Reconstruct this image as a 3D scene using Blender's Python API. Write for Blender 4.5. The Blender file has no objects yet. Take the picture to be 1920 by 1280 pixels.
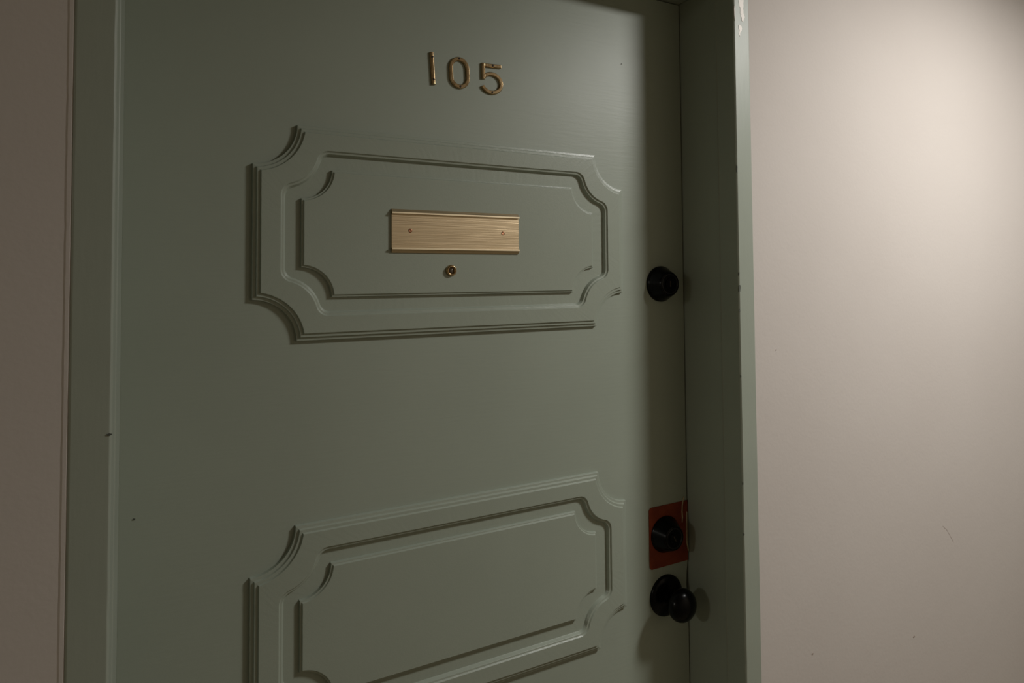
import bpy, bmesh, math, random
from mathutils import Matrix, Vector, noise
random.seed(7)
S = bpy.context.scene
COL = S.collection

# ---------------------------------------------------------------- camera
# metres; door face is the plane y = 0, x runs right, z up, corridor is y < 0
cam_d = bpy.data.cameras.new('camera'); cam = bpy.data.objects.new('camera', cam_d); COL.objects.link(cam)
S.camera = cam
YAW, PITCH, ROLL = 0.49008945, 0.03395292, -0.00709651
F_PX, CY_PX = 1211.113, 479.553
cy, sy = math.cos(YAW), math.sin(YAW); cp, sp = math.cos(PITCH), math.sin(PITCH)
fwd = Vector((sy*cp, cy*cp, sp)); rgt = Vector((cy, -sy, 0)); upv = rgt.cross(fwd)
r2 = rgt*math.cos(ROLL) + upv*math.sin(ROLL); u2 = -rgt*math.sin(ROLL) + upv*math.cos(ROLL)
cam.matrix_world = Matrix(((r2.x, u2.x, -fwd.x, -0.383066), (r2.y, u2.y, -fwd.y, -0.872563), (r2.z, u2.z, -fwd.z, -0.059731), (0, 0, 0, 1)))
cam_d.sensor_fit = 'HORIZONTAL'; cam_d.sensor_width = 36.0
cam_d.lens = F_PX/1920*36.0; cam_d.shift_x = 0.0; cam_d.shift_y = -(640-CY_PX)/1920
cam_d.clip_start = 0.02

# ---------------------------------------------------------------- world, lamp, exposure
w = bpy.data.worlds.new('world'); S.world = w; w.use_nodes = True
w.node_tree.nodes['Background'].inputs[0].default_value = (0.5, 0.45, 0.38, 1)
w.node_tree.nodes['Background'].inputs[1].default_value = 0.0
LAMP = Vector((1.02, -0.81, 0.648))
ld = bpy.data.lights.new('ceiling_lamp_light', 'AREA'); ld.shape = 'DISK'; ld.size = 0.26
ld.energy = 19.5; ld.color = (1.0, 0.98, 0.945)
lo = bpy.data.objects.new('ceiling_lamp_light', ld); COL.objects.link(lo); lo.location = LAMP
LAMP2 = Vector((-3.70, -0.88, 0.650))
ld2 = bpy.data.lights.new('far_ceiling_lamp_light', 'AREA'); ld2.shape = 'DISK'; ld2.size = 0.26; ld2.energy = 22.0; ld2.color = (1.0, 0.97, 0.86)
lo2 = bpy.data.objects.new('far_ceiling_lamp_light', ld2); COL.objects.link(lo2); lo2.location = LAMP2
S.view_settings.view_transform = 'Standard'; S.view_settings.look = 'None'
S.view_settings.gamma = 1.0; S.view_settings.use_curve_mapping = False
S.view_settings.exposure = 0.0

# ---------------------------------------------------------------- materials
def mat(name, col, rough=0.5, metal=0.0, spec=0.5, bevel=0.0, col2=None, cscale=6.0, cdetail=4.0, cstretch=(1, 1, 1),
        bumps=(), rvar=0.0, coat=0.0, csharp=(0.35, 0.65)):
    m = bpy.data.materials.new(name); m.use_nodes = True
    nt = m.node_tree; b = nt.nodes['Principled BSDF']
    b.inputs['Roughness'].default_value = rough; b.inputs['Metallic'].default_value = metal
    b.inputs['Specular IOR Level'].default_value = spec; b.inputs['Base Color'].default_value = (*col, 1)
    b.inputs['Coat Weight'].default_value = coat
    tc = nt.nodes.new('ShaderNodeTexCoord')
    def nz(scale, detail, stretch, rgh=0.5):
        mp = nt.nodes.new('ShaderNodeMapping'); mp.inputs['Scale'].default_value = stretch
        nt.links.new(tc.outputs['Object'], mp.inputs[0])
        n = nt.nodes.new('ShaderNodeTexNoise'); n.inputs['Scale'].default_value = scale; n.inputs['Detail'].default_value = detail
        n.inputs['Roughness'].default_value = rgh
        nt.links.new(mp.outputs[0], n.inputs['Vector']); return n.outputs['Fac']
    if col2:
        rp = nt.nodes.new('ShaderNodeValToRGB'); rp.color_ramp.elements[0].color = (*col2, 1); rp.color_ramp.elements[1].color = (*col, 1)
        rp.color_ramp.elements[0].position = csharp[0]; rp.color_ramp.elements[1].position = csharp[1]
        nt.links.new(nz(cscale, cdetail, cstretch), rp.inputs[0]); nt.links.new(rp.outputs[0], b.inputs['Base Color'])
    if rvar:
        mr = nt.nodes.new('ShaderNodeMapRange'); mr.inputs[3].default_value = rough-rvar; mr.inputs[4].default_value = rough+rvar
        nt.links.new(nz(7, 3, (1, 1, 1)), mr.inputs[0]); nt.links.new(mr.outputs[0], b.inputs['Roughness'])
    last = None
    if bevel:
        bv = nt.nodes.new('ShaderNodeBevel'); bv.samples = 6; bv.inputs['Radius'].default_value = bevel; last = bv.outputs[0]
    for (scale, detail, stretch, strength, dist) in bumps:
        bp = nt.nodes.new('ShaderNodeBump'); bp.inputs['Strength'].default_value = strength; bp.inputs['Distance'].default_value = dist
        nt.links.new(nz(scale, detail, stretch), bp.inputs['Height'])
        if last: nt.links.new(last, bp.inputs['Normal'])
        last = bp.outputs[0]
    if last: nt.links.new(last, b.inputs['Normal'])
    return m

GREEN = (0.315, 0.352, 0.292); GREEN2 = (0.300, 0.336, 0.278)
M_door = mat('sage_green_gloss_paint', GREEN, 0.46, bevel=0.0007, col2=GREEN2, cscale=5, rvar=0.03,
             bumps=((60, 5, (0.35, 1, 4.0), 0.22, 0.0006), (900, 2, (1, 1, 1), 0.12, 0.0004)))
M_mould = mat('sage_green_moulding_paint', GREEN, 0.34, bevel=0.0008, col2=GREEN2, cscale=5, rvar=0.03,
              bumps=((500, 3, (1, 1, 1), 0.25, 0.0004),))
M_frame = mat('sage_green_frame_paint', (0.300, 0.330, 0.275), 0.45, bevel=0.0015, col2=(0.285, 0.314, 0.262), cscale=7,
              bumps=((45, 5, (3.0, 3.0, 0.5), 0.3, 0.0006), (700, 2, (1, 1, 1), 0.12, 0.0004)))
M_wall = mat('pale_pinkish_wall_paint', (0.535, 0.492, 0.458), 0.68, spec=0.10, col2=(0.516, 0.472, 0.438), cscale=3.0, cdetail=6,
             bumps=((180, 4, (1, 1, 1), 0.25, 0.0008), (25, 3, (1, 1, 1), 0.15, 0.002)))
M_far = mat('dull_corridor_wall_paint', (0.40, 0.345, 0.26), 0.7)
M_ceil = mat('dull_ceiling_paint', (0.45, 0.42, 0.36), 0.85, bumps=((150, 3, (1, 1, 1), 0.3, 0.001),))
M_floor = mat('brown_corridor_carpet', (0.30, 0.25, 0.16), 0.95, col2=(0.24, 0.20, 0.13), cscale=80, bumps=((900, 2, (1, 1, 1), 0.6, 0.002),))
M_brass = mat('polished_aged_brass', (0.50, 0.36, 0.20), 0.24, metal=1.0, bevel=0.0006, col2=(0.36, 0.25, 0.13), cscale=120, csharp=(0.3, 0.6),
              bumps=((220, 3, (1, 1, 1), 0.25, 0.0006),))
M_plate = mat('brushed_pale_gold_metal', (0.60, 0.47, 0.30), 0.40, metal=0.85, col2=(0.53, 0.42, 0.275), cscale=90, cstretch=(0.10, 1, 8), cdetail=5,
              bumps=((120, 5, (0.06, 1, 7), 0.6, 0.0006),))
M_platelip = mat('smooth_pale_gold_metal', (0.86, 0.74, 0.53), 0.42, metal=0.85, bevel=0.0004)
M_copper = mat('copper_coloured_screw_metal', (0.36, 0.17, 0.10), 0.3, metal=1.0, bevel=0.0003)
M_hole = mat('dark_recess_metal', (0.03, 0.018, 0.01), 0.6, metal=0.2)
M_black = mat('black_oil_rubbed_metal', (0.0010, 0.0010, 0.0012), 0.24, spec=0.14, bevel=0.0008, rvar=0.04)
M_black2 = mat('black_satin_edge_metal', (0.005, 0.005, 0.004), 0.35, spec=0.4, bevel=0.0004)
M_orange = mat('dull_orange_red_paint', (0.20, 0.036, 0.009), 0.6, spec=0.25, col2=(0.145, 0.022, 0.007), cscale=35, cdetail=6, bumps=((120, 4, (1, 1, 1), 0.3, 0.0005),))
M_tape = mat('yellowed_clear_film', (0.45, 0.38, 0.24), 0.35)
M_chip = mat('pale_primer_chip', (0.84, 0.79, 0.73), 0.5, bumps=((300, 3, (1, 1, 1), 0.5, 0.0005),))
M_chipdark = mat('dark_bare_chip', (0.07, 0.075, 0.06), 0.7)
M_scuff = mat('grey_scuff', (0.33, 0.27, 0.235), 0.6)
M_glass = mat('dark_peephole_glass', (0.07, 0.05, 0.03), 0.15, spec=0.8)
M_opal = mat('opal_lamp_housing', (0.6, 0.6, 0.58), 0.5)

# ---------------------------------------------------------------- helpers
def link(name, bm, m, parent=None, smooth=False):
    me = bpy.data.meshes.new(name); bmesh.ops.recalc_face_normals(bm, faces=bm.faces); bm.to_mesh(me); bm.free()
    if smooth:
        for p in me.polygons: p.use_smooth = True
    me.materials.append(m)
    o = bpy.data.objects.new(name, me); COL.objects.link(o)
    if parent: o.parent = parent
    return o
def tag(o, label=None, cat=None, group=None, kind=None):
    if label: o['label'] = label
    if cat: o['category'] = cat
    if group: o['group'] = group
    if kind: o['kind'] = kind
    return o
def add_box(bm, x0, x1, y0, y1, z0, z1):
    v = [bm.verts.new((x, y, z)) for x in (x0, x1) for y in (y0, y1) for z in (z0, z1)]
    for f in ((0, 1, 3, 2), (4, 6, 7, 5), (0, 4, 5, 1), (2, 3, 7, 6), (0, 2, 6, 4), (1, 5, 7, 3)):
        bm.faces.new([v[i] for i in f])
def boxmesh(*a):
    bm = bmesh.new(); add_box(bm, *a); return bm
def lathe(bm, cx, cz, prof, n=72, y0=0.0, tilt=None):
    """revolve (radius, distance out of the door) about the door normal"""
    rings = []
    for (r, h) in prof:
        if r < 1e-6: rings.append([bm.verts.new((cx, y0-h, cz))])
        else: rings.append([bm.verts.new((cx+r*math.cos(2*math.pi*i/n), y0-h, cz+r*math.sin(2*math.pi*i/n))) for i in range(n)])
    for a, b in zip(rings[:-1], rings[1:]):
        for i in range(n):
            j = (i+1) % n
            if len(a) == 1: bm.faces.new((a[0], b[i], b[j]))
            elif len(b) == 1: bm.faces.new((a[i], a[j], b[0]))
            else: bm.faces.new((a[i], a[j], b[j], b[i]))
def prism_y(bm, pts, y0, y1):
    a = [bm.verts.new((x, y0, z)) for x, z in pts]; b = [bm.verts.new((x, y1, z)) for x, z in pts]
    bm.faces.new(a); bm.faces.new(b[::-1])
    for i in range(len(pts)):
        j = (i+1) % len(pts); bm.faces.new((a[i], b[i], b[j], a[j]))
def stroke(bm, pts, width, height, y0, closed=False, rnd=0.32):
    """flat-topped, bevelled letter stroke along pts in the x-z plane"""
    prof = [(-.5, 0), (-.5, .55), (-rnd, 1), (rnd, 1), (.5, .55), (.5, 0)]
    n = len(pts); rings = []
    for i, (x, z) in enumerate(pts):
        if closed: p, q = pts[i-1], pts[(i+1) % n]
        else: p, q = pts[max(i-1, 0)], pts[min(i+1, n-1)]
        d1 = Vector((x-p[0], z-p[1])); d2 = Vector((q[0]-x, q[1]-z))
        if d1.length < 1e-9: d1 = d2
        if d2.length < 1e-9: d2 = d1
        d1.normalize(); d2.normalize(); t = (d1+d2).normalized(); nrm = Vector((-t.y, t.x)); k = 1/max(0.5, t.dot(d1))
        rings.append([bm.verts.new((x+nrm.x*a*width*k, y0-b*height, z+nrm.y*a*width*k)) for a, b in prof])
    m = len(prof)
    for i in range(n if closed else n-1):
        a, b = rings[i], rings[(i+1) % n]
        for k in range(m-1): bm.faces.new((a[k], a[k+1], b[k+1], b[k]))
    if not closed:
        bm.faces.new(rings[0]); bm.faces.new(rings[-1][::-1])

# ---------------------------------------------------------------- the setting
JX, JO, JF = 0.4298, 0.4666, -0.1250      # jamb inner face, outer edge, front face
TOP, FLOOR, CEIL = 0.4315, -1.60, 0.700   # door head, floor, ceiling
WALLY = -0.1236
def struct(name, bm, m, label, cat):
    return tag(link(name, bm, m), label, cat, kind='structure')
XL, XR, YF = -5.6, 2.8, -1.55
wl = struct('wall_left', boxmesh(XL, -JO+0.002, WALLY, 0.06, FLOOR, CEIL), M_wall, 'dim pinkish-beige wall left of the green door frame', 'wall')
wr = struct('wall_right', boxmesh(JO-0.002, XR, WALLY, 0.06, FLOOR, CEIL), M_wall, 'bright pinkish-beige wall right of the green door frame', 'wall')
struct('wall_top', boxmesh(-JO+0.002, JO-0.002, WALLY, 0.06, TOP+0.036, CEIL), M_wall, 'beige wall strip above the green door frame', 'wall')
struct('wall_front', boxmesh(XL, XR, YF-0.1, YF, FLOOR, CEIL), M_far, 'dull corridor wall opposite the green door', 'wall')
struct('wall_end_left', boxmesh(XL-0.1, XL, YF, 0.06, FLOOR, CEIL), M_far, 'dull unseen wall added at the left end of the corridor to keep ambient light', 'wall')  # unseen end wall, added to keep the ambient light in
struct('wall_end_right', boxmesh(XR, XR+0.1, YF, 0.06, FLOOR, CEIL), M_far, 'dull unseen wall added at the right end of the corridor to keep ambient light', 'wall')  # likewise added out of view to hold bounced light
struct('floor', boxmesh(XL-0.1, XR+0.1, YF-0.1, 0.06, FLOOR-0.05, FLOOR), M_floor, 'brown corridor floor in front of the green door', 'floor')
struct('ceiling', boxmesh(XL-0.1, XR+0.1, YF-0.1, 0.06, CEIL, CEIL+0.05), M_ceil, 'low corridor ceiling over the green door', 'ceiling')

def jamb(side):
    """extruded frame upright: front lip, seam groove, stop, back part behind the door"""
    s = side
    pr = [(JX, 0.058), (JX, -0.0852), (JX-0.0012, -0.0856), (JX-0.0012, -0.0866), (JX-0.0002, -0.0872), (JX-0.0002, JF+0.0020), (JX+0.0018, JF),
          (JO-0.0030, JF), (JO, JF+0.0022), (JO, 0.058)]
    bm = bmesh.new(); rings = []
    nz = 160
    for k in range(nz+1):
        z = FLOOR+(TOP+0.036-FLOOR)*k/nz
        row = []
        for (x, y) in pr:
            jx = 0.0
            if y < JF+0.0025 and x < JX+0.003: jx = 0.0004*noise.noise(Vector((z*35, s*3, 1)))
            row.append(bm.verts.new((s*(x+jx), y, z)))
        rings.append(row)
    for a, b in zip(rings[:-1], rings[1:]):
        for i in range(len(pr)):
            j = (i+1) % len(pr); bm.faces.new((a[i], a[j], b[j], b[i]))
    bm.faces.new(rings[0]); bm.faces.new(rings[-1][::-1])
    return bm
tl = struct('trim_1', jamb(-1), M_frame, 'left upright of the sage green door frame beside the dim wall', 'door frame')
tr = struct('trim_2', jamb(1), M_frame, 'right upright of the sage green door frame with pale paint chips near its top', 'door frame')
bm = bmesh.new()
prof = [(TOP, 0.058), (TOP, -0.0852), (TOP-0.001, -0.0872), (TOP-0.0002, JF+0.002), (TOP+0.0018, JF), (TOP+0.035, JF), (TOP+0.036, JF+0.001), (TOP+0.036, 0.058)]
a = [bm.verts.new((-JX+0.002, y, z)) for z, y in prof]; b = [bm.verts.new((JX-0.002, y, z)) for z, y in prof]
bm.faces.new(a); bm.faces.new(b[::-1])
for i in range(len(prof)):
    j = (i+1) % len(prof); bm.faces.new((a[i], b[i], b[j], a[j]))
struct('trim_3', bm, M_frame, 'head of the sage green door frame above the number', 'door frame')
# unseen dark board added behind the door so that the gap stays dark
struct('gap_shade_board', boxmesh(-JX, JX, 0.046, 0.057, FLOOR, TOP), M_hole, 'dark board added behind the door leaf to keep its gap dark', 'door frame')

# door leaf
DX = 0.4275
bm = bmesh.new()
prism_y(bm, [(-DX-0.0024, FLOOR+0.008), (DX, FLOOR+0.008), (DX, -0.636), (DX-0.0030, -0.612), (DX-0.0036, -0.596), (DX-0.0026, -0.575), (DX, -0.556), (DX, TOP-0.0022), (-DX-0.0024, TOP-0.0022)], 0.0, 0.044)
door = struct('door_1', bm, M_door, 'sage green painted apartment door with two notched moulded panels', 'door')

# ---------------------------------------------------------------- notched mouldings
NA, NS, NV = 26, 90, 50     # points per corner arc, per long side, per short side
def outline(W, H, R, d, f=0.0, CW=None, CH=None):
    """rectangle W x H (half sizes) with concave corner arcs centred on (CW, CH); inset by d; f = fillet radius"""
    CW = CW or W; CH = CH or H  # arc centre stays put while the sides are inset
    w_, h_, r = W-d, H-d, R+d
    if f > 0:
        ff = f-d*0.6
        # quadrant +,+ : fillet between line z=h_ and arc, arc, fillet between arc and line x=w_
        fz = h_-ff; fx = CW-math.sqrt(max((r+ff)**2-(CH-fz)**2, 0))
        gx = w_-ff; gz = CH-math.sqrt(max((r+ff)**2-(CW-gx)**2, 0))
        a0 = math.pi/2; a1 = math.atan2(CH-fz, CW-fx); pts = []
        for i in range(8): t = a0+(a1-a0)*i/7; pts.append((fx+ff*math.cos(t), fz+ff*math.sin(t)))
        b0 = math.atan2(fz-CH, fx-CW); b1 = math.atan2(gz-CH, gx-CW)
        if b0 > 0: b0 -= 2*math.pi
        if b1 > 0: b1 -= 2*math.pi
        for i in range(1, 11): t = b0+(b1-b0)*i/11; pts.append((CW+r*math.cos(t), CH+r*math.sin(t)))
        c0 = math.atan2(CH-gz, CW-gx)
        for i in range(8): t = c0*(1-i/7); pts.append((gx+ff*math.cos(t), gz+ff*math.sin(t)))
    else:
        # arc from (x, h_) to (w_, z)
        ax = CW-math.sqrt(r*r-(CH-h_)**2); az = CH-math.sqrt(r*r-(CW-w_)**2)
        b0 = math.atan2(h_-CH, ax-CW); b1 = math.atan2(az-CH, w_-CW)
        if b0 > 0: b0 -= 2*math.pi
        if b1 >= 0: b1 -= 2*math.pi
        if d == 0: b0, b1 = -math.pi, -math.pi/2
        pts = [(CW+r*math.cos(b0+(b1-b0)*i/(NA-1)), CH+r*math.sin(b0+(b1-b0)*i/(NA-1))) for i in range(NA)]
    assert len(pts) == NA
    out = []
    def seg(p, q, n):
        for i in range(1, n): t = i/n; out.append((p[0]+(q[0]-p[0])*t, p[1]+(q[1]-p[1])*t))
    q1 = pts; q4 = [(x, -z) for x, z in pts[::-1]]; q3 = [(-x, -z) for x, z in pts]; q2 = [(-x, z) for x, z in pts[::-1]]
    for A, B, n in ((q1, q4, NV), (q4, q3, NS), (q3, q2, NV), (q2, q1, NS)):
        out += A; seg(A[-1], B[0], n)
    return out
def ring_mesh(loops, cx, cz, cap=False, seed=0, y0=0.0):
    bm = bmesh.new(); vs = []
    for li, (pts, h) in enumerate(loops):
        row = []
        for (x, z) in pts:
            j = 0.00016*noise.noise(Vector((x*90+seed, z*90, li*7.7)))+0.00010*noise.noise(Vector((x*420+seed, z*420, li*3.1)))
            j2 = 0.00012*noise.noise(Vector((x*200, z*200+seed, li*5.3)))
            hh = h if h == 0.0 or (cap and li == len(loops)-1) else h+j2*0.8
            row.append(bm.verts.new((cx+x+j, y0-hh, cz+z+j2)))
        vs.append(row)
    n = len(vs[0])
    for a, b in zip(vs[:-1], vs[1:]):
        for i in range(n):
            j = (i+1) % n; bm.faces.new((a[i], a[j], b[j], b[i]))
    if cap:
        L = vs[-1]; o1 = 0; o4 = NA+NV-1; o3 = o4+NA+NS-1; o2 = o3+NA+NV-1
        up_ = L[o2:o2+NA]; dn = L[o3:o3+NA][::-1]            # left notch, upper and lower arc, left to right
        bm.faces.new([L[o3+NA-1+i] for i in range(NV+1)]+[up_[1], dn[1]])
        for i in range(1, NA-1): bm.faces.new((dn[i], up_[i], up_[i+1], dn[i+1]))
        topl = [up_[-1]]+L[o2+NA:o2+NA+NS-1]+[L[0]]; botl = [dn[-1]]+L[o4+NA:o4+NA+NS-1][::-1]+[L[o4+NA-1]]
        for i in range(NS): bm.faces.new((botl[i], topl[i], topl[i+1], botl[i+1]))
        ru = L[0:NA]; rd = L[o4:o4+NA][::-1]
        for i in range(NA-2): bm.faces.new((rd[i], ru[i], ru[i+1], rd[i+1]))
        bm.faces.new([ru[NA-2]]+[L[NA-1+i] for i in range(NV+1)]+[rd[NA-2]])
    return bm
PW, PH, PR = 0.2900, 0.1405, 0.0540
OUT = [(0, 0.0), (0.0006, 0.0050), (0.0030, 0.0053), (0.0043, 0.0055), (0.0053, 0.0078), (0.0090, 0.0080), (0.0102, 0.0103)]
OG = [(0, 0.0103), (0.0015, 0.0084), (0.0038, 0.0080), (0.0054, 0.0048), (0.0062, 0.0030)]
INN = [(0, 0.0), (0.0006, 0.0044), (0.0026, 0.0046), (0.0037, 0.0064)]
def panel(cx, cz, seed):
    loops = [(outline(PW, PH, PR, d), h) for d, h in OUT]
    loops += [(outline(0.2563, 0.1088, 0.0465, d, f=0.0165), h) for d, h in OG]
    loops.append((outline(0.2285, 0.0825, 0.0412, 0.0), 0.0030))     # recessed field running under the raised panel
    p = link('panel_moulding', ring_mesh(loops, cx, cz, seed=seed), M_mould, door)
    loops = [(outline(0.2297, 0.0843, 0.0391, d), h) for d, h in INN]
    link('raised_panel', ring_mesh(loops, cx-0.0013, cz-(0.0597+cz)*0.0034, cap=True, seed=seed+5, y0=-0.0029), M_mould, p)
    return p
p1 = panel(0.0, 0.0008, 1.0); p1['label'] = 'upper notched green moulding around the brass name holder'
p2 = panel(0.0, -0.5148, 31.0); p2['label'] = 'lower empty notched green moulding'

# ---------------------------------------------------------------- door hardware (parts of the door)
def deadbolt(cx, cz, label, rot):
    bm = bmesh.new()
    lathe(bm, cx, cz, [(0.0308, 0), (0.0308, 0.0030), (0.0300, 0.0045), (0.0290, 0.0060), (0.0212, 0.0225), (0.0200, 0.0245), (0.0186, 0.0250), (0.0180, 0.0240), (0.0, 0.0240)])
    o = link('deadbolt', bm, M_black, door, smooth=False); o['label'] = label
    bm = bmesh.new()
    lathe(bm, cx, cz, [(0.0174, 0.0236), (0.0174, 0.0246), (0.0168, 0.0250), (0.0160, 0.0250), (0.0156, 0.0243), (0.0152, 0.0236)])
    link('rim_ring', bm, M_black2, o)
    bm = bmesh.new()
    lathe(bm, cx, cz, [(0.0095, 0.0238), (0.0095, 0.0252), (0.0088, 0.0258), (0.0, 0.0258)])
    k = link('key_cylinder', bm, M_black, o)
    bm = bmesh.new(); c, s = math.cos(rot), math.sin(rot); pts = [(-0.0008, -0.005), (0.0008, -0.005), (0.0008, 0.005), (-0.0008, 0.005)]
    prism_y(bm, [(cx+x*c-z*s, cz+x*s+z*c) for x, z in pts], -0.0262, -0.0255)
    link('keyway', bm, M_hole, o)
    return o
deadbolt(0.3750, -0.0722, 'upper black deadbolt with a tapered round collar', 0.0)
deadbolt(0.3763, -0.5015, 'lower black deadbolt mounted on the orange-red plate', 0.5)

# orange wrap-around reinforcing plate under the lower deadbolt
def rounded(x0, x1, z0, z1, r, left_only=True):
    pts = []
    for (cx, cz, a0) in ((x0+r, z1-r, 90), (x0+r, z0+r, 180)):
        for i in range(7): t = math.radians(a0+90*i/6); pts.append((cx+r*math.cos(t), cz+r*math.sin(t)))
    pts += [(x1, z0), (x1, z1)]
    return pts
bm = bmesh.new(); prism_y(bm, rounded(0.3420, DX+0.0008, -0.5560, -0.4525, 0.0055), -0.0012, -0.0001)
add_box(bm, DX+0.0001, DX+0.0008, -0.0012, 0.040, -0.5560, -0.4525)
wp = link('wrap_plate', bm, M_orange, door); wp['label'] = 'orange-red painted plate wrapped round the door edge'
def ribbon(bm, pts, wdt, y0, th):
    for (p, q) in zip(pts[:-1], pts[1:]): pass
    L = []; R_ = []
    for i, p in enumerate(pts):
        a_ = pts[max(i-1, 0)]; b_ = pts[min(i+1, len(pts)-1)]; t = Vector((b_[0]-a_[0], b_[1]-a_[1])).normalized()
        k = wdt*(0.5+0.5*math.sin(math.pi*(i+0.3)/len(pts)))*(1+0.4*noise.noise(Vector((i*0.9, 0, 0))))
        L.append((p[0]-t.y*k/2, p[1]+t.x*k/2)); R_.append((p[0]+t.y*k/2, p[1]-t.x*k/2))
    prism_y(bm, L+R_[::-1], y0, y0-th)
bm = bmesh.new()
ribbon(bm, [(0.4205, -0.4445), (0.4180, -0.4500), (0.4160, -0.4600), (0.4152, -0.4700), (0.4158, -0.4800), (0.4150, -0.4890)], 0.0022, -0.0011, 0.0006)
ribbon(bm, [(0.4255, -0.4720), (0.4250, -0.4850), (0.4246, -0.5000), (0.4244, -0.5150), (0.4246, -0.5250), (0.4268, -0.5345), (0.4278, -0.5400)], 0.0020, -0.0011, 0.0016)
link('film_edge', bm, M_tape, wp)['label'] = 'pale curled edge of clear film on the orange plate'

# knob and rose
KX, KZ = 0.3765, -0.6050
bm = bmesh.new()
lathe(bm, KX, KZ, [(0.0345, 0), (0.0345, 0.0022), (0.0338, 0.0040), (0.0318, 0.0056), (0.0270, 0.0072), (0.0180, 0.0086), (0.0135, 0.0092), (0.0118, 0.0100), (0.0, 0.0100)])
rose = link('rose', bm, M_black, door, smooth=True); rose['label'] = 'black domed round rose behind the knob'
bm = bmesh.new()
pr = [(0.0110, 0.0085), (0.0108, 0.0180), (0.0120, 0.0215), (0.0165, 0.0250)]
for i in range(0, 17):
    t = math.radians(-50+140*i/16); pr.append((0.0268*math.cos(t), 0.0405+0.0190*math.sin(t)))
pr[-1] = (0.0, pr[-1][1])
lathe(bm, KX, KZ, pr)
kn = link('door_knob', bm, M_black, door, smooth=True); kn['label'] = 'glossy black round knob'

# peephole
bm = bmesh.new(); PY = -0.0092
lathe(bm, -0.0225, -0.0487, [(0.0083, 0), (0.0083, 0.0012), (0.0072, 0.0042), (0.0060, 0.0048), (0.0052, 0.0042), (0.0042, 0.0028), (0.0036, 0.0018)], n=40, y0=PY)
ph = link('peephole', bm, M_brass, door, smooth=True); ph['label'] = 'small brass peephole below the name holder'
bm = bmesh.new(); lathe(bm, -0.0225, -0.0487, [(0.0038, 0.0018), (0.0030, 0.0024), (0.0, 0.0028)], n=24, y0=PY)
link('lens', bm, M_glass, ph, smooth=True)

# ---------------------------------------------------------------- things mounted on the door
def screw(parent, x, z, y0, r, m):
    bm = bmesh.new(); lathe(bm, x, z, [(r, 0), (r, 0.0002), (r*0.8, 0.0005), (r*0.45, 0.0006), (0.0, 0.0002)], n=20, y0=y0)
    return link('screw', bm, m, parent, smooth=False)
# brass name holder: C-shaped rail with sloping lips, brushed field
NX0, NX1, NZ0, NZ1 = -0.1113, 0.0877, -0.0239, 0.0366
Y0 = -0.0092
bm = bmesh.new()
prz = [(NZ1, 0.0), (NZ1, 0.0016), (NZ1-0.0044, 0.0052), (NZ1-0.0064, 0.0052), (NZ1-0.0066, 0.0030), (NZ0+0.0068, 0.0030), (NZ0+0.0066, 0.0052), (NZ0+0.0046, 0.0052), (NZ0, 0.0016), (NZ0, 0.0)]
A = [bm.verts.new((NX0, Y0-h, z)) for z, h in prz]; B = [bm.verts.new((NX1, Y0-h, z)) for z, h in prz]
bm.faces.new(A); bm.faces.new(B[::-1])
for i in range(len(prz)):
    j = (i+1) % len(prz); bm.faces.new((A[i], B[i], B[j], A[j]))
holder = tag(link('name_plate_holder', bm, M_plate), 'empty brushed brass name plate holder screwed to the upper door panel', 'name plate')
for nm, zz in (('upper_lip', NZ1-0.0054), ('lower_lip', NZ0+0.0056)):
    bm = boxmesh(NX0-0.0002, NX1+0.0004, Y0-0.0058, Y0-0.0050, zz-0.0011, zz+0.0011)
    link(nm, bm, M_platelip, holder)
for sx in (-0.0846, 0.0608): screw(holder, sx, 0.0070, Y0-0.0030, 0.0028, M_copper)

def rot_pts(pts, cx, cz, ang):
    c, s = math.cos(ang), math.sin(ang); return [(cx+x*c-z*s, cz+x*s+z*c) for x, z in pts]
def digit(ch, cx, cz, ang, label, holes, yy=-0.0001):
    bm = bmesh.new(); Wd, Hh = 0.0062, 0.0034
    if ch == '1':
        n = 12; pts = [(0, -0.0235+0.047*i/n) for i in range(n+1)]
        stroke(bm, rot_pts(pts, cx, cz, ang), Wd, Hh, yy, rnd=0.25)
    elif ch == '0':
        r = 0.0133; hh = 0.0206; pts = []
        for i in range(17): t = math.pi*i/16; pts.append((r*math.cos(t), hh-r*1.05+r*1.05*math.sin(t)))
        for i in range(17): t = math.pi+math.pi*i/16; pts.append((r*math.cos(t), -(hh-r*1.05)+r*1.05*math.sin(t)))
        stroke(bm, rot_pts(pts, cx, cz, ang), Wd, Hh, yy, closed=True)
    else:
        pts = [(0.0164, 0.0205), (0.008, 0.0205), (-0.0148, 0.0205), (-0.0142, 0.0008), (-0.0139, -0.0010)]
        stroke(bm, rot_pts(pts[:2]+[(-0.0152, 0.0205)], cx, cz, ang), Wd*0.96, Hh, yy)
        stroke(bm, rot_pts([(-0.0136, 0.0232), (-0.0139, 0.010), (-0.0142, -0.0008)], cx, cz, ang), Wd, Hh*0.98, yy)
        bowl = []
        for i in range(29):
            t = math.radians(140-300*i/28); bowl.append((-0.0004+0.0164*math.cos(t), -0.0062+0.0142*math.sin(t)))
        stroke(bm, rot_pts([b_ for b_ in bowl], cx, cz, ang), Wd, Hh*1.02, yy)
    o = tag(link('door_number', bm, M_brass), label, 'door number', group=None)
    for hx, hz in holes:
        x, z = rot_pts([(hx, hz)], cx, cz, ang)[0]; screw(o, x, z, yy-Hh*1.02, 0.0016, M_hole)
    return o
digit('1', -0.0467, 0.2444, 0.065, 'brass numeral 1, first of the three digits 105 on the door', [(0, 0.0165), (0, -0.0165)])
digit('0', -0.0045, 0.2440, 0.04, 'brass numeral 0, middle of the three digits 105 on the door', [(0, 0.0206), (0, -0.0206)])
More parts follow.
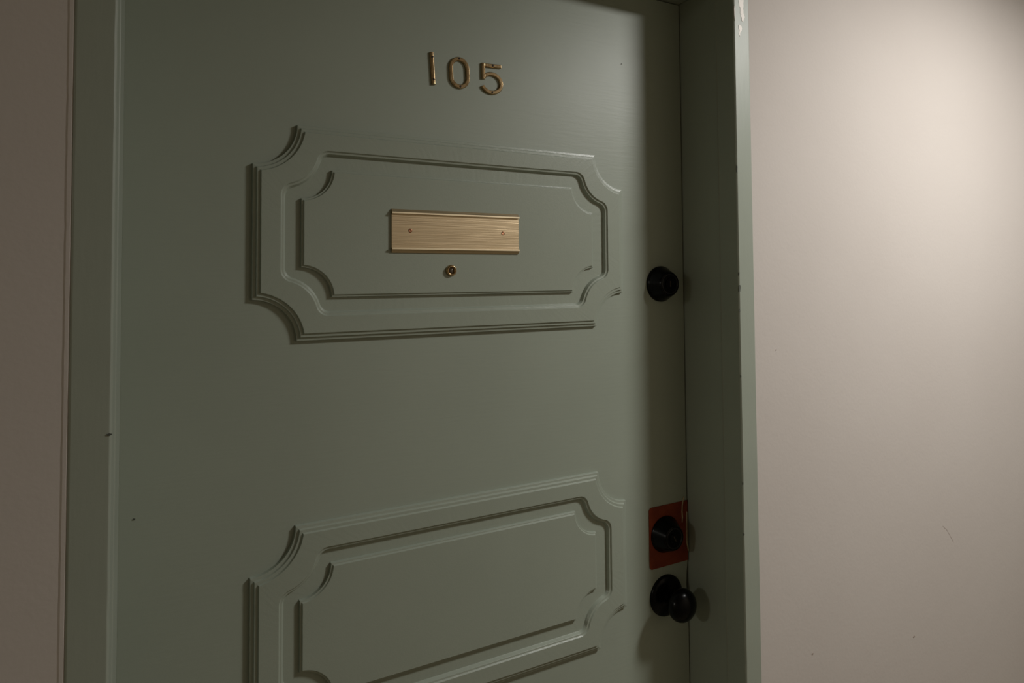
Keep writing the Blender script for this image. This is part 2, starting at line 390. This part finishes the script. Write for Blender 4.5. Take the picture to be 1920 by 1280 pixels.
digit('5', 0.0488, 0.2418, 0.045, 'brass numeral 5, last of the three digits 105 on the door', [(0.002, 0.0205), (-0.0008, -0.0204)])

# ---------------------------------------------------------------- wear: chips on the frame, scuffs on the wall
def blob(cx, cz, rx, rz, seed, n=26, rough=0.35):
    pts = []
    for i in range(n):
        t = 2*math.pi*i/n
        k = 1+rough*noise.noise(Vector((math.cos(t)*2+seed, math.sin(t)*2, seed)))*1.6
        pts.append((cx+rx*k*math.cos(t), cz+rz*k*math.sin(t)))
    return pts
CN = [0]
def chip(parent, pts, m, y, th=0.0003, name='paint_chip', label=None):
    CN[0] += 1; bm = bmesh.new(); prism_y(bm, pts, y+0.0002+CN[0]*0.00001, y-th-CN[0]*0.00003); o = link(name, bm, m, parent)
    if label: o['label'] = label
    return o
for (x, z, rx, rz, sd) in ((0.4468, 0.3930, 0.0052, 0.0120, 1.3), (0.4482, 0.3790, 0.0036, 0.0120, 4.1), (0.4500, 0.3690, 0.0042, 0.0080, 6.7), (0.4442, 0.3470, 0.0036, 0.0058, 9.2), (0.4420, 0.3385, 0.0014, 0.0040, 2.2)):
    chip(tr, blob(x, z, rx, rz, sd), M_chip, JF, label='pale primer showing through chipped green paint')
chip(tr, blob(0.4318, 0.3720, 0.0010, 0.0110, 3.3), M_chip, JF, label='pale primer showing through chipped green paint')
chip(tr, blob(0.4310, -0.0800, 0.0020, 0.0062, 5.5), M_chipdark, JF, label='dark bare nick in the frame edge')
for (z, rz) in ((0.1140, 0.0060), (-0.0560, 0.0025), (-0.1150, 0.0022), (-0.2200, 0.0015), (-0.3900, 0.0022), (-0.4700, 0.0018)):
    chip(tr, blob(0.4303, z, 0.0011, rz, z*50), M_chipdark, JF, label='dark bare nick in the frame edge')
chip(tl, blob(-0.4318, -0.2100, 0.0022, 0.0010, 7.5), M_chipdark, JF, label='dark bare nick in the frame edge')
# scratch and specks on the right wall

bm = bmesh.new(); ribbon(bm, [(0.9847, -0.5597), (0.9900, -0.5640), (0.9992, -0.5708), (1.0080, -0.5820), (1.0206, -0.5982)], 0.0012, WALLY+0.0001, 0.0002)
tag(link('scratch', bm, M_scuff, wr))['label'] = 'thin grey diagonal scratch low on the wall'
for (x, z, r, sd) in ((0.5889, -0.7004, 0.0018, 1.0), (0.8785, -0.7475, 0.0025, 2.0), (0.5152, -0.1830, 0.0011, 3.0)):
    chip(wr, blob(x, z, r, r*0.7, sd), M_scuff, WALLY, 0.0001, 'scuff')
for (x, z, r, sd) in ((-0.4145, -0.3348, 0.0012, 1.5), (0.2964, 0.3031, 0.0008, 2.5)):
    chip(door, blob(x, z, r, r*0.8, sd), M_chipdark, 0.0, 0.0001, 'speck')
# wavy caulk bead between the left wall and the frame
bm = bmesh.new(); rows = []
for k in range(261):
    z = FLOOR+(CEIL-FLOOR)*k/260
    wv = 0.0011+0.0006*noise.noise(Vector((z*14, 0, 3)))+0.0005*noise.noise(Vector((z*55, 1, 3)))
    rows.append([bm.verts.new((x, y, z)) for x, y in ((-JO-0.0040-wv, WALLY+0.0002), (-JO-0.0022-wv*.5, WALLY-0.0007), (-JO-0.0004+wv*.6, WALLY-0.0008), (-JO+0.0006+wv*.6, WALLY+0.0014))])
for a, b in zip(rows[:-1], rows[1:]):
    for i in range(3): bm.faces.new((a[i], a[i+1], b[i+1], b[i]))
link('caulk_bead', bm, M_wall, wl)

# ---------------------------------------------------------------- ceiling lamp housing above the frame
def lamp_housing(LP, label):
    bm = bmesh.new(); n = 48
    prof = [(0.0, CEIL), (0.150, CEIL), (0.150, LP.z+0.004), (0.138, LP.z+0.001), (0.134, LP.z+0.006), (0.0, LP.z+0.006)]
    rings = [[bm.verts.new((LP.x, LP.y, z))] if r == 0 else [bm.verts.new((LP.x+r*math.cos(2*math.pi*i/n), LP.y+r*math.sin(2*math.pi*i/n), z)) for i in range(n)] for r, z in prof]
    for a, b in zip(rings[:-1], rings[1:]):
        for i in range(n):
            j = (i+1) % n
            if len(a) == 1: bm.faces.new((a[0], b[i], b[j]))
            elif len(b) == 1: bm.faces.new((a[i], a[j], b[0]))
            else: bm.faces.new((a[i], a[j], b[j], b[i]))
    tag(link('ceiling_lamp', bm, M_opal), label, 'lamp')
lamp_housing(LAMP, 'round flush ceiling lamp near the right wall')
lamp_housing(LAMP2, 'round flush ceiling lamp far down the corridor to the left')
